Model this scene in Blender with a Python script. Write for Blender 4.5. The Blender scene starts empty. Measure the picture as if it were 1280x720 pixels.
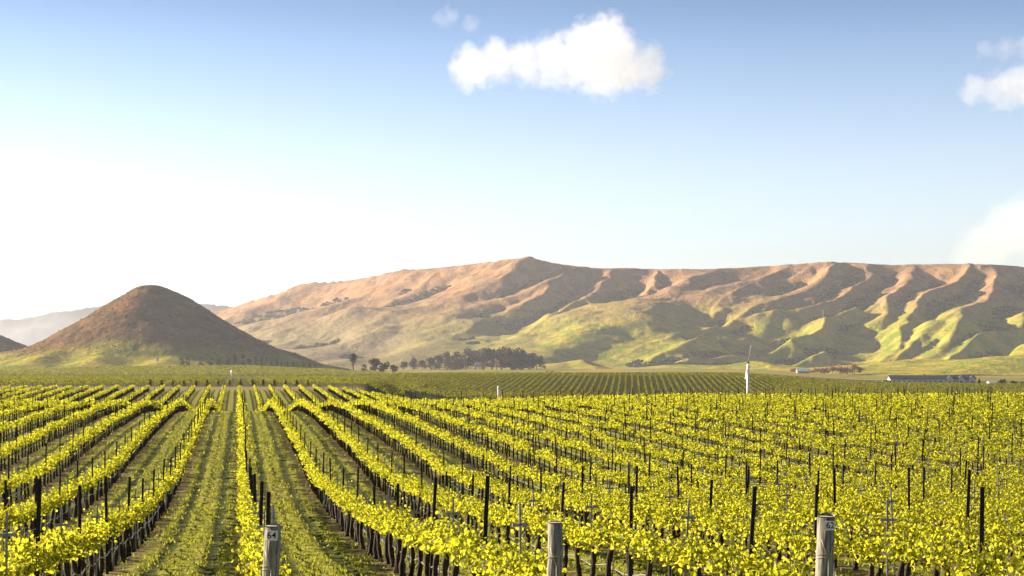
import bpy, bmesh, math, random
import numpy as np
from mathutils import Vector, Matrix
R = math.radians
rng = np.random.default_rng(7)
random.seed(7)
SC = bpy.context.scene
COL = SC.collection

# ------------------------------------------------------------------ camera, world, sun, exposure
F = 2000.0                      # focal length in pixels of a 1280 wide frame
HOR = 468.0                     # eye level
YAW = R(9.71)                   # rows run along +Y, the camera looks a little to their right
cs, sn = math.cos(YAW), math.sin(YAW)
cam = bpy.data.cameras.new('camera')
cam.sensor_width = 36.0
cam.lens = 36.0 * F / 1280.0
cam.shift_y = (HOR - 360.0) / 1280.0
cam.clip_start, cam.clip_end = 0.1, 60000
camo = bpy.data.objects.new('camera', cam)
camo.rotation_euler = (R(90), 0, -YAW)
COL.objects.link(camo)
SC.camera = camo

SUN_EL = R(15.5)
SUN_AZ = YAW - R(66)            # clockwise from +Y
sd = Vector((math.sin(SUN_AZ) * math.cos(SUN_EL), math.cos(SUN_AZ) * math.cos(SUN_EL), math.sin(SUN_EL)))
W = bpy.data.worlds.new('World'); SC.world = W; W.use_nodes = True
wt = W.node_tree; wt.nodes.clear()
wo = wt.nodes.new('ShaderNodeOutputWorld'); bg = wt.nodes.new('ShaderNodeBackground')
sky = wt.nodes.new('ShaderNodeTexSky'); sky.sky_type = 'NISHITA'; sky.sun_disc = False
sky.sun_elevation = SUN_EL; sky.sun_rotation = SUN_AZ % (2 * math.pi)
sky.air_density = 1.0; sky.dust_density = 0.35; sky.ozone_density = 4.5
wtc = wt.nodes.new('ShaderNodeTexCoord'); wsep = wt.nodes.new('ShaderNodeSeparateXYZ'); wcmb = wt.nodes.new('ShaderNodeCombineXYZ')
wt.links.new(wtc.outputs['Generated'], wsep.inputs[0])
def wmath(op, a, b):
    n = wt.nodes.new('ShaderNodeMath'); n.operation = op
    for i, q in enumerate((a, b)):
        if hasattr(q, 'is_linked'): wt.links.new(q, n.inputs[i])
        else: n.inputs[i].default_value = q
    return n.outputs[0]
# a deep milky horizon: the sky model is read lower down near the horizon than higher up
wz = wmath('MULTIPLY', wsep.outputs[2], wmath('MINIMUM', wmath('ADD', wmath('MULTIPLY', wmath('MAXIMUM', wsep.outputs[2], 0.0), 6.0), 0.30), 1.7))
wt.links.new(wsep.outputs[0], wcmb.inputs[0]); wt.links.new(wsep.outputs[1], wcmb.inputs[1]); wt.links.new(wz, wcmb.inputs[2]); wt.links.new(wcmb.outputs[0], sky.inputs['Vector'])
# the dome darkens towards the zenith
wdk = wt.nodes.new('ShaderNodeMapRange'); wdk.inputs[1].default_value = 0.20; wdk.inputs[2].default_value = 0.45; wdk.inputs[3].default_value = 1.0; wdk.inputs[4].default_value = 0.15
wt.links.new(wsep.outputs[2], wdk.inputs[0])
# moist air: pale and hardly coloured low down, bluer above
wsat = wt.nodes.new('ShaderNodeMapRange'); wsat.inputs[1].default_value = 0.05; wsat.inputs[2].default_value = 0.22; wsat.inputs[3].default_value = 0.34; wsat.inputs[4].default_value = 0.85
wt.links.new(wsep.outputs[2], wsat.inputs[0])
whs = wt.nodes.new('ShaderNodeHueSaturation'); whs.inputs['Hue'].default_value = 0.498; wt.links.new(wsat.outputs[0], whs.inputs['Saturation']); wt.links.new(sky.outputs[0], whs.inputs['Color'])
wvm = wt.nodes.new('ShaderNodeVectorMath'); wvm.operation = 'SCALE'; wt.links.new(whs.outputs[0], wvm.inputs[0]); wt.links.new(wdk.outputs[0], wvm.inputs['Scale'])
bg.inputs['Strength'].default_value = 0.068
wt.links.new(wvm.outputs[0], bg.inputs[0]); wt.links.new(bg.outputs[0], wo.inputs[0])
sl = bpy.data.lights.new('sun', 'SUN'); sl.energy = 5.0; sl.angle = R(0.5); sl.color = (1.0, 0.83, 0.62)
so = bpy.data.objects.new('sun', sl); so.rotation_euler = sd.to_track_quat('Z', 'Y').to_euler(); COL.objects.link(so)
VS = SC.view_settings
VS.view_transform = 'Standard'; VS.look = 'None'; VS.gamma = 1.0; VS.use_curve_mapping = False; VS.exposure = 1.75
CY = SC.cycles
CY.use_denoising = True; CY.max_bounces = 8; CY.diffuse_bounces = 2; CY.glossy_bounces = 2
CY.transmission_bounces = 4; CY.volume_bounces = 6; CY.transparent_max_bounces = 6
CY.volume_step_rate = 0.5; CY.use_adaptive_sampling = True; CY.adaptive_threshold = 0.015

# ------------------------------------------------------------------ node helpers
def mat(name):
    m = bpy.data.materials.new(name); m.use_nodes = True
    nt = m.node_tree; nt.nodes.clear()
    o = nt.nodes.new('ShaderNodeOutputMaterial')
    return m, nt, o
def N(nt, t, **kw):
    n = nt.nodes.new(t)
    for k, v in kw.items():
        if k.startswith('i_'): n.inputs[k[2:].replace('_', ' ')].default_value = v
        else: setattr(n, k, v)
    return n
def val(nt, x):
    return x
def L(nt, a, b): nt.links.new(a, b)
def setin(nt, sock, v):
    if hasattr(v, 'is_linked'): L(nt, v, sock)
    else: sock.default_value = v
def math_(nt, op, a, b=0.0, c=None, clamp=False):
    n = nt.nodes.new('ShaderNodeMath'); n.operation = op; n.use_clamp = clamp
    setin(nt, n.inputs[0], a); setin(nt, n.inputs[1], b)
    if c is not None: setin(nt, n.inputs[2], c)
    return n.outputs[0]
def mrange(nt, v, a, b, c=0.0, d=1.0, smooth=True):
    n = nt.nodes.new('ShaderNodeMapRange'); n.interpolation_type = 'SMOOTHSTEP' if smooth else 'LINEAR'
    setin(nt, n.inputs[0], v)
    for i, q in enumerate((a, b, c, d)): n.inputs[i + 1].default_value = q
    return n.outputs[0]
def mix(nt, f, a, b, blend='MIX'):
    n = nt.nodes.new('ShaderNodeMix'); n.data_type = 'RGBA'; n.blend_type = blend
    def col(v): return v if hasattr(v, 'is_linked') else (v[0], v[1], v[2], 1.0)
    setin(nt, n.inputs['Factor'], f); setin(nt, n.inputs['A'], col(a)); setin(nt, n.inputs['B'], col(b)) if False else None
    setin(nt, n.inputs[6], col(a)); setin(nt, n.inputs[7], col(b))
    return n.outputs[2]
def noise(nt, vec, scale, detail=4.0, rough=0.55, dist=0.0):
    n = nt.nodes.new('ShaderNodeTexNoise'); n.inputs['Scale'].default_value = scale
    n.inputs['Detail'].default_value = detail; n.inputs['Roughness'].default_value = rough; n.inputs['Distortion'].default_value = dist
    L(nt, vec, n.inputs['Vector'])
    return n.outputs[0]
def pos(nt): return nt.nodes.new('ShaderNodeNewGeometry').outputs['Position']
def sepx(nt, v):
    n = nt.nodes.new('ShaderNodeSeparateXYZ'); L(nt, v, n.inputs[0]); return n.outputs
def vscale(nt, v, s):
    n = nt.nodes.new('ShaderNodeVectorMath'); n.operation = 'MULTIPLY'; L(nt, v, n.inputs[0]); n.inputs[1].default_value = s; return n.outputs[0]
def principled(nt, out, col, rough=0.9, spec=0.2, bump=None, bstr=0.5, bdist=0.05):
    p = nt.nodes.new('ShaderNodeBsdfPrincipled')
    setin(nt, p.inputs['Base Color'], col if hasattr(col, 'is_linked') else (*col, 1.0))
    setin(nt, p.inputs['Roughness'], rough); p.inputs['Specular IOR Level'].default_value = spec
    if bump is not None:
        b = nt.nodes.new('ShaderNodeBump'); b.inputs['Strength'].default_value = bstr; b.inputs['Distance'].default_value = bdist
        L(nt, bump, b.inputs['Height']); L(nt, b.outputs[0], p.inputs['Normal'])
    L(nt, p.outputs[0], out.inputs['Surface'])
    return p
def simple(name, c1, c2=None, scale=8.0, rough=0.85, spec=0.2, stretch=(1, 1, 1), bstr=0.3, bdist=0.01):
    m, nt, o = mat(name)
    tc = nt.nodes.new('ShaderNodeTexCoord').outputs['Object']
    v = vscale(nt, tc, stretch)
    nz = noise(nt, v, scale, 5)
    c2 = c2 or tuple(x * 0.7 for x in c1)
    principled(nt, o, mix(nt, mrange(nt, nz, 0.35, 0.65), c1, c2), rough, spec, nz, bstr, bdist)
    return m
def leafmat(name, front, alt, trans, tmix=0.5, var=(0.75, 1.25), trans2=None):
    m, nt, o = mat(name)
    g = nt.nodes.new('ShaderNodeNewGeometry')
    r = g.outputs['Random Per Island']
    c = mix(nt, r, front, alt)
    b = nt.nodes.new('ShaderNodeBrightContrast')
    hs = nt.nodes.new('ShaderNodeHueSaturation'); L(nt, c, hs.inputs['Color'])
    v = math_(nt, 'FRACT', math_(nt, 'MULTIPLY', r, 13.7)); L(nt, mrange(nt, v, 0, 1, var[0], var[1], False), hs.inputs['Value'])
    d = nt.nodes.new('ShaderNodeBsdfDiffuse'); L(nt, hs.outputs[0], d.inputs[0])
    hs2 = nt.nodes.new('ShaderNodeHueSaturation'); L(nt, mix(nt, mrange(nt, math_(nt, 'FRACT', math_(nt, 'MULTIPLY', r, 5.3)), 0.60, 0.97), trans, trans2 or trans), hs2.inputs['Color'])
    L(nt, mrange(nt, v, 0, 1, var[0], var[1], False), hs2.inputs['Value'])
    t = nt.nodes.new('ShaderNodeBsdfTranslucent'); L(nt, hs2.outputs[0], t.inputs[0])
    ms = nt.nodes.new('ShaderNodeMixShader'); ms.inputs[0].default_value = tmix
    L(nt, d.outputs[0], ms.inputs[1]); L(nt, t.outputs[0], ms.inputs[2])
    gl = nt.nodes.new('ShaderNodeBsdfGlossy'); gl.inputs['Roughness'].default_value = 0.45; gl.inputs[0].default_value = (1, 1, 1, 1)
    m2 = nt.nodes.new('ShaderNodeMixShader'); m2.inputs[0].default_value = 0.01
    L(nt, ms.outputs[0], m2.inputs[1]); L(nt, gl.outputs[0], m2.inputs[2]); L(nt, m2.outputs[0], o.inputs['Surface'])
    return m

# ------------------------------------------------------------------ mesh helpers
class MB:
    """collects triangles and quads, builds one mesh"""
    def __init__(self): self.v = []; self.q = []; self.t = []; self.n = 0
    def add(self, v, q=None, t=None):
        v = np.asarray(v, float).reshape(-1, 3)
        if q is not None and len(q): self.q.append(np.asarray(q, int) + self.n)
        if t is not None and len(t): self.t.append(np.asarray(t, int) + self.n)
        self.v.append(v); self.n += len(v)
    def mesh(self, name, m=None, smooth=False):
        v = np.concatenate(self.v) if self.v else np.zeros((0, 3))
        q = np.concatenate(self.q) if self.q else np.zeros((0, 4), int)
        t = np.concatenate(self.t) if self.t else np.zeros((0, 3), int)
        me = bpy.data.meshes.new(name)
        me.vertices.add(len(v)); me.vertices.foreach_set('co', v.astype(np.float32).ravel())
        nl = q.size + t.size
        me.loops.add(nl); me.loops.foreach_set('vertex_index', np.concatenate([q.ravel(), t.ravel()]).astype(np.int32))
        np_ = len(q) + len(t)
        me.polygons.add(np_)
        ls = np.concatenate([np.arange(len(q)) * 4, q.size + np.arange(len(t)) * 3]).astype(np.int32)
        me.polygons.foreach_set('loop_start', ls)
        me.polygons.foreach_set('use_smooth', np.full(np_, smooth))
        me.update(calc_edges=True); me.validate()
        if m: me.materials.append(m)
        return me
def link(name, me, parent=None, loc=(0, 0, 0)):
    o = bpy.data.objects.new(name, me); COL.objects.link(o); o.location = loc
    if parent: o.parent = parent
    return o
def empty(name, loc, rz=0.0):
    o = bpy.data.objects.new(name, None); COL.objects.link(o); o.location = loc; o.rotation_euler = (0, 0, rz); o.empty_display_size = 0.2
    return o
def tag(o, label=None, cat=None, group=None, kind=None):
    if label: o['label'] = label
    if cat: o['category'] = cat
    if group: o['group'] = group
    if kind: o['kind'] = kind
    return o
def tube(mb, pts, rad, sides=6, cap=True):
    pts = np.asarray(pts, float); n = len(pts); rad = np.broadcast_to(np.asarray(rad, float), (n,))
    tg = np.gradient(pts, axis=0); tg /= np.linalg.norm(tg, axis=1)[:, None] + 1e-9
    ref = np.array([1.0, 0, 0]) if abs(tg[0][0]) < 0.8 else np.array([0, 1.0, 0])
    vs = []
    for i in range(n):
        a = np.cross(tg[i], ref); a /= np.linalg.norm(a) + 1e-9; b = np.cross(tg[i], a)
        an = np.arange(sides) * 2 * math.pi / sides
        vs.append(pts[i] + rad[i] * (np.cos(an)[:, None] * a + np.sin(an)[:, None] * b))
    q = []
    for i in range(n - 1):
        for k in range(sides):
            k2 = (k + 1) % sides
            q.append((i * sides + k, i * sides + k2, (i + 1) * sides + k2, (i + 1) * sides + k))
    v = np.concatenate(vs); t = []
    if cap:
        v = np.vstack([v, pts[0], pts[-1]]); c0, c1 = n * sides, n * sides + 1
        for k in range(sides):
            k2 = (k + 1) % sides
            t.append((c0, k2, k)); t.append((c1, (n - 1) * sides + k, (n - 1) * sides + k2))
    mb.add(v, q, t)
def box(mb, c, s, rz=0.0):
    c = np.asarray(c, float); x, y, z = [k / 2 for k in s]
    v = np.array([(-x, -y, -z), (x, -y, -z), (x, y, -z), (-x, y, -z), (-x, -y, z), (x, -y, z), (x, y, z), (-x, y, z)])
    ca, sa = math.cos(rz), math.sin(rz)
    v = np.stack([v[:, 0] * ca - v[:, 1] * sa, v[:, 0] * sa + v[:, 1] * ca, v[:, 2]], 1) + c
    mb.add(v, [(0, 3, 2, 1), (4, 5, 6, 7), (0, 1, 5, 4), (1, 2, 6, 5), (2, 3, 7, 6), (3, 0, 4, 7)])
def prism(mb, pts2, y0, y1, axis='y'):
    """closed polygon in (a,z) swept along the other horizontal axis"""
    n = len(pts2); f = []
    for yy in (y0, y1):
        for a, z in pts2: f.append((a, yy, z) if axis == 'y' else (yy, a, z))
    q = [(i, (i + 1) % n, n + (i + 1) % n, n + i) for i in range(n)]
    t = [(0, i + 1, i) for i in range(1, n - 1)] + [(n, n + i, n + i + 1) for i in range(1, n - 1)]
    mb.add(f, q, t)

VS_SP = 1.1; ROW = 2.5; X0 = 0.23; YF = 13.8
# ------------------------------------------------------------------ numeric helpers
def sstep(a, b, x):
    t = np.clip((np.asarray(x, float) - a) / (b - a), 0, 1); return t * t * (3 - 2 * t)
def pchip(xs, ys):
    xs = np.asarray(xs, float); ys = np.asarray(ys, float); h = np.diff(xs); d = np.diff(ys) / h
    m = np.zeros(len(xs)); m[0], m[-1] = d[0], d[-1]
    for i in range(1, len(xs) - 1):
        if d[i - 1] * d[i] > 0:
            w1, w2 = 2 * h[i] + h[i - 1], h[i] + 2 * h[i - 1]
            m[i] = (w1 + w2) / (w1 / d[i - 1] + w2 / d[i])
    def f(x):
        x = np.clip(np.asarray(x, float), xs[0], xs[-1]); i = np.clip(np.searchsorted(xs, x) - 1, 0, len(xs) - 2)
        t = (x - xs[i]) / h[i]; t2, t3 = t * t, t * t * t
        return (2 * t3 - 3 * t2 + 1) * ys[i] + (t3 - 2 * t2 + t) * h[i] * m[i] + (-2 * t3 + 3 * t2) * ys[i + 1] + (t3 - t2) * h[i] * m[i + 1]
    return f
class VNoise:
    def __init__(self, seed): self.g = np.random.default_rng(seed).random((256, 256))
    def __call__(self, x, y):
        x = np.asarray(x, float); y = np.asarray(y, float)
        xi, yi = np.floor(x).astype(int), np.floor(y).astype(int); fx, fy = x - xi, y - yi
        fx = fx * fx * (3 - 2 * fx); fy = fy * fy * (3 - 2 * fy)
        g = self.g; a = g[xi % 256, yi % 256]; b = g[(xi + 1) % 256, yi % 256]; c = g[xi % 256, (yi + 1) % 256]; d = g[(xi + 1) % 256, (yi + 1) % 256]
        return (a * (1 - fx) + b * fx) * (1 - fy) + (c * (1 - fx) + d * fx) * fy - 0.5
    def fbm(self, x, y, o=5, gain=0.5):
        s = 0; a = 1.0
        for k in range(o): s = s + a * self(x * 2 ** k + 17.3 * k, y * 2 ** k + 9.1 * k); a *= gain
        return s
vn = VNoise(3); vn2 = VNoise(11)

def to_world(lat, D): return lat * cs + D * sn, -lat * sn + D * cs
def to_cam(x, y): return x * cs - y * sn, x * sn + y * cs
def P(px, py, D):
    x, y = to_world((px - 640) / F * D, D); return (x, y, (HOR - py) / F * D)
def pix(x, y, z=0.0):
    la, D = to_cam(x, y); return 640 + F * la / D, HOR - F * z / D

# ------------------------------------------------------------------ terrain
P0 = pchip([-60, 0, 13.8, 21, 28, 36, 44, 58, 76, 100, 122, 132, 150, 180, 200, 212, 240, 276, 300, 345],
           [-2.0, -2.4, -2.65, -3.07, -3.45, -3.85, -4.15, -4.3, -3.9, -3.4, -3.1, -3.1, -3.6, -4.9, -4.95, -4.45, -3.55, -2.8, -2.7, -2.65])
P1 = pchip([-60, 0, 13.8, 25, 40, 56, 66, 75, 86, 100, 118, 134, 150, 180, 240, 300, 345],
           [-2.0, -2.4, -2.65, -3.2, -3.75, -3.85, -3.72, -3.5, -3.2, -2.92, -2.76, -2.72, -2.95, -3.9, -6.2, -7.0, -7.4])
GL = [345, 420, 520, 650, 700, 850, 950, 1050, 1250, 1400, 1460, 1650, 2000, 3000, 6000, 15500]
def lc(c): return [-2.65, -2.4, -2.1, -1.7, -2.0, -2.9, -2.5, -1.0, c * 0.5, c, c, 3, 5, 8, 10, 0]
GM = [345, 450, 540, 580, 620, 660, 700, 740, 800, 1000, 1400, 2000, 2600, 3200, 6000, 15500]
mc = [-7.5, -7.6, -7.2, -6.0, -4.2, -2.4, -0.9, -0.5, -0.6, 0.2, 1.5, 4, 9, 14, 16, 0]
GR = [345, 450, 540, 600, 660, 700, 800, 1000, 1100, 1400, 2000, 2600, 3200, 6000, 15500]
COLS = [(-600, pchip(GL, lc(3.0))), (0, pchip(GL, lc(3.0))), (150, pchip(GL, lc(6.5))), (300, pchip(GL, lc(6.9))), (400, pchip(GL, lc(4.4))), (450, pchip(GL, lc(1.8))),
        (500, pchip(GM, [-5.5, -5.6, -5.0, -4.2, -3.0, -2.0, -0.9, -0.5, -0.6, -0.5, 0, 4, 9, 14, 16, 0])),
        (570, pchip(GM, mc)), (900, pchip(GM, mc)),
        (1100, pchip(GR, [-7.2, -7.2, -6.6, -5.6, -5.0, -4.7, -5.2, -6.4, -6.8, -5.5, -2.0, 5, 12, 16, 0])),
        (1280, pchip(GR, [-6.5, -6.6, -6.4, -5.8, -5.5, -5.3, -6, -7.0, -7.2, -6.5, -2.0, 5, 12, 16, 0])),
        (1900, pchip(GR, [-6.5, -6.6, -6.4, -5.8, -5.5, -5.3, -6, -7.0, -7.2, -6.5, -2.0, 5, 12, 16, 0]))]
def near(x, y):
    w = sstep(12, 42, x); return P0(y) * (1 - w) + P1(y) * w
def T(x, y):
    x = np.asarray(x, float); y = np.asarray(y, float)
    la, D = to_cam(x, y); r = np.hypot(x, y)
    Dd = np.where(D > 0.35 * r, D, 0.35 * r); px = np.clip(640 + F * la / np.maximum(Dd, 1), -590, 1890)
    De = np.where(D > 0.35 * r, D, r)
    g = np.zeros_like(x)
    for (a, fa), (b, fb) in zip(COLS[:-1], COLS[1:]):
        k = (px >= a) & (px < b)
        if not np.any(k): continue
        t = sstep(a, b, px[k]) if k.ndim else sstep(a, b, px)
        dk = De[k]
        g[k] = fa(dk) * (1 - t) + fb(dk) * t
    w = sstep(300, 345, De)
    z = near(x, y) * (1 - w) + g * w
    z = z + 0.10 * vn.fbm(x / 9, y / 9, 3) * sstep(8, 30, r) + 0.8 * vn2.fbm(x / 160, y / 160, 2) * sstep(1500, 2200, r)
    return z
def Tz(x, y): return float(T(np.array([x]), np.array([y]))[0])

# ---- ridge maker : smooth maximum of tents along poly-lines
def smax(a, b, k):
    h = np.clip(0.5 + 0.5 * (a - b) / k, 0, 1); return b * (1 - h) + a * h + k * h * (1 - h)
def tents(x, y, base, lines, k, warp=0.0, asym=0.0):
    z = base.copy()
    if warp:
        x = x + warp * vn.fbm(x / 220, y / 220, 4); y = y + warp * vn2.fbm(x / 220 + 5, y / 220, 4)
    for pts, s, Lh in lines:
        best = np.full(x.shape, -1e9)
        for (ax, ay, az), (bx, by, bz) in zip(pts[:-1], pts[1:]):
            dx, dy = bx - ax, by - ay; t = np.clip(((x - ax) * dx + (y - ay) * dy) / (dx * dx + dy * dy), 0, 1)
            ex, ey = x - ax - t * dx, y - ay - t * dy; d = np.hypot(ex, ey)
            d = np.sqrt(d * d + 6.0 ** 2) - 6.0
            if asym: d = d * (1 + asym * np.clip((ex * cs - ey * sn) / (d + 8.0) * 1.3, -1, 1))
            best = np.maximum(best, az + t * (bz - az) - s * (0.4 * Lh * (1 - np.exp(-d / Lh)) + 0.6 * d))
        z = smax(best, z, k)
    return z
def grid_mesh(X, Y, Z, m, name):
    h, w = X.shape; mb = MB(); idx = np.arange(h * w).reshape(h, w)
    q = np.stack([idx[:-1, :-1], idx[:-1, 1:], idx[1:, 1:], idx[1:, :-1]], -1).reshape(-1, 4)
    mb.add(np.stack([X, Y, Z], -1).reshape(-1, 3), q)
    return mb.mesh(name, m, True)

# ------------------------------------------------------------------ materials of the land
def ground_material():
    m, nt, o = mat('vineyard_ground')
    p = pos(nt); x, y, z = sepx(nt, p)
    D = math_(nt, 'ADD', math_(nt, 'MULTIPLY', x, sn), math_(nt, 'MULTIPLY', y, cs))
    n1 = noise(nt, p, 0.9, 6, 0.6); n2 = noise(nt, vscale(nt, p, (0.8, 1.0, 1)), 2.2, 8, 0.72); n3 = noise(nt, p, 14.0, 4, 0.7); nb = noise(nt, p, 0.12, 4)
    # position across an aisle, 0 at a vine row, wobbling a little
    wob = math_(nt, 'MULTIPLY', math_(nt, 'SUBTRACT', n1, 0.5), 0.22)
    u = math_(nt, 'ADD', math_(nt, 'DIVIDE', math_(nt, 'ADD', math_(nt, 'SUBTRACT', x, 0.23), wob), 2.5), 100.0)
    fr = math_(nt, 'FRACT', u)
    dist = math_(nt, 'ABSOLUTE', math_(nt, 'SUBTRACT', fr, 0.5))          # 0.5 under the row, 0 mid aisle
    soil = mix(nt, n3, (0.085, 0.06, 0.036), (0.25, 0.18, 0.105))
    dry = mix(nt, n2, (0.17, 0.135, 0.045), (0.40, 0.31, 0.13))
    green = mix(nt, n3, (0.13, 0.18, 0.018), (0.44, 0.44, 0.045))
    grass = mix(nt, mrange(nt, n2, 0.46, 0.72), green, dry)
    grass = mix(nt, mrange(nt, nb, 0.45, 0.70, 0.0, 0.45), grass, dry)
    trk = math_(nt, 'MULTIPLY', mrange(nt, math_(nt, 'ABSOLUTE', math_(nt, 'SUBTRACT', dist, 0.20)), 0.10, 0.03), 0.95)
    grass = mix(nt, trk, grass, mix(nt, n2, (0.03, 0.045, 0.008), (0.08, 0.095, 0.018)))
    rowm = mrange(nt, math_(nt, 'ADD', dist, math_(nt, 'MULTIPLY', math_(nt, 'SUBTRACT', n2, 0.5), 0.22)), 0.30, 0.42)
    near_c = mix(nt, math_(nt, 'MULTIPLY', rowm, 0.75), grass, soil)
    far_v = mix(nt, n1, (0.07, 0.085, 0.018), (0.14, 0.13, 0.035))
    lane = mix(nt, n1, (0.22, 0.17, 0.09), (0.30, 0.24, 0.14))
    c = mix(nt, mrange(nt, D, 278, 286), near_c, lane)
    c = mix(nt, mrange(nt, D, 330, 350), c, far_v)
    hg = noise(nt, p, 0.008, 5); hb = noise(nt, p, 0.05, 5)
    gold = mix(nt, hb, (0.44, 0.32, 0.07), (0.32, 0.27, 0.055))
    grn = mix(nt, hb, (0.11, 0.15, 0.03), (0.18, 0.19, 0.04))
    valley = mix(nt, mrange(nt, hg, 0.42, 0.6), gold, grn)
    c = mix(nt, mrange(nt, D, 1430, 1520), c, valley)
    bmp = math_(nt, 'ADD', math_(nt, 'MULTIPLY', n3, 0.6), n2)
    principled(nt, o, c, 0.95, 0.08, bmp, 0.5, 0.08)
    return m
def hill_material(name, zlo, zhi, warm, up1=(0.41, 0.245, 0.12), up2=(0.23, 0.14, 0.09)):
    m, nt, o = mat(name)
    p = pos(nt); x, y, z = sepx(nt, p)
    n1 = noise(nt, p, 0.006, 6, 0.6); n2 = noise(nt, p, 0.03, 6, 0.65); n3 = noise(nt, p, 0.12, 4, 0.7)
    hz = mrange(nt, math_(nt, 'ADD', z, math_(nt, 'MULTIPLY', math_(nt, 'SUBTRACT', n1, 0.5), 110.0)), zlo, zhi)
    low = mix(nt, mrange(nt, n2, 0.38, 0.62), (0.20, 0.25, 0.028), (0.46, 0.37, 0.06))
    if warm:
        la = math_(nt, 'SUBTRACT', math_(nt, 'MULTIPLY', x, cs), math_(nt, 'MULTIPLY', y, sn))
        low = mix(nt, mrange(nt, math_(nt, 'ADD', la, math_(nt, 'MULTIPLY', math_(nt, 'SUBTRACT', n1, 0.5), 900.0)), -350, 150), mix(nt, n2, (0.36, 0.27, 0.15), (0.22, 0.20, 0.10)), low)
    up = mix(nt, mrange(nt, n2, 0.35, 0.65), up1, up2)
    c = mix(nt, hz, low, up)
    sp = mrange(nt, n3, 0.57, 0.66, 0.0, 0.6)
    c = mix(nt, sp, c, (0.04, 0.042, 0.025))
    bmp = math_(nt, 'ADD', n2, math_(nt, 'MULTIPLY', n3, 0.35))
    principled(nt, o, c, 1.0, 0.0, bmp, 0.6, 8.0)
    return m

# ------------------------------------------------------------------ the setting
M_ground = ground_material()
def build_ground():
    az = np.concatenate([np.arange(-180, -32, 6.0), np.arange(-32, -21, 1.0), np.arange(-21, 21, 0.1), np.arange(21, 32, 1.0), np.arange(32, 181, 6.0)])
    r = [3.0]
    while r[-1] < 15000: r.append(r[-1] * (1.0045 if 12 < r[-1] < 95 else 1.012 if 8 < r[-1] < 1600 else 1.05))
    A, Rr = np.meshgrid(R(1) * az, np.array(r))
    D = Rr * np.cos(A); la = Rr * np.sin(A); X, Y = to_world(la, D)
    Z = T(X, Y)
    u = np.abs(((X - X0) / ROW) % 1.0 - 0.5); trk = np.exp(-((u - 0.20) / 0.06) ** 2)
    fine = (1 - sstep(60, 110, Rr)) * (np.abs(D) > 5)
    Z = Z + fine * ((0.038 * vn.fbm(X / 0.30, Y / 0.22, 3, 0.6) + 0.05 * vn2.fbm(X / 0.9, Y / 0.7, 2)) * (1 - 0.5 * trk) - 0.035 * trk)
    me = grid_mesh(X, Y, Z, M_ground, 'ground')
    return tag(link('ground', me), 'grassy vineyard floor and valley land', None, None, 'structure')
build_ground()

SKY = [(120, 415, 5200), (200, 400, 5100), (262, 386, 5000), (300, 377, 4900), (345, 366, 4800), (400, 353, 4700), (450, 349, 4550), (500, 340, 4400), (560, 332, 4250), (610, 327, 4150), (645, 323, 4050),
       (700, 332, 4050), (760, 337, 4050), (830, 337, 4000), (890, 338, 3950), (940, 332, 3950), (1000, 329, 3900), (1060, 328, 3900), (1130, 330, 3850), (1200, 331, 3800), (1240, 334, 3800), (1290, 339, 3800), (1400, 350, 3800), (1500, 365, 3800)]
SKX = np.array([s[0] for s in SKY]); SKD = np.array([s[2] for s in SKY]); SKYY = np.array([s[1] for s in SKY])
def spur(pts, s=0.5, Lh=260, D0=2950):
    out = []
    for px, py in pts:
        rd = np.interp(px, SKX, SKD); ry = np.interp(px, SKX, SKYY); t = np.clip((462 - py) / (462 - ry), 0, 1)
        d0 = D0 + (rd - 3800) * 0.75
        out.append(P(px, py, d0 + t * (rd - d0)))
    return out, s, Lh
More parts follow.
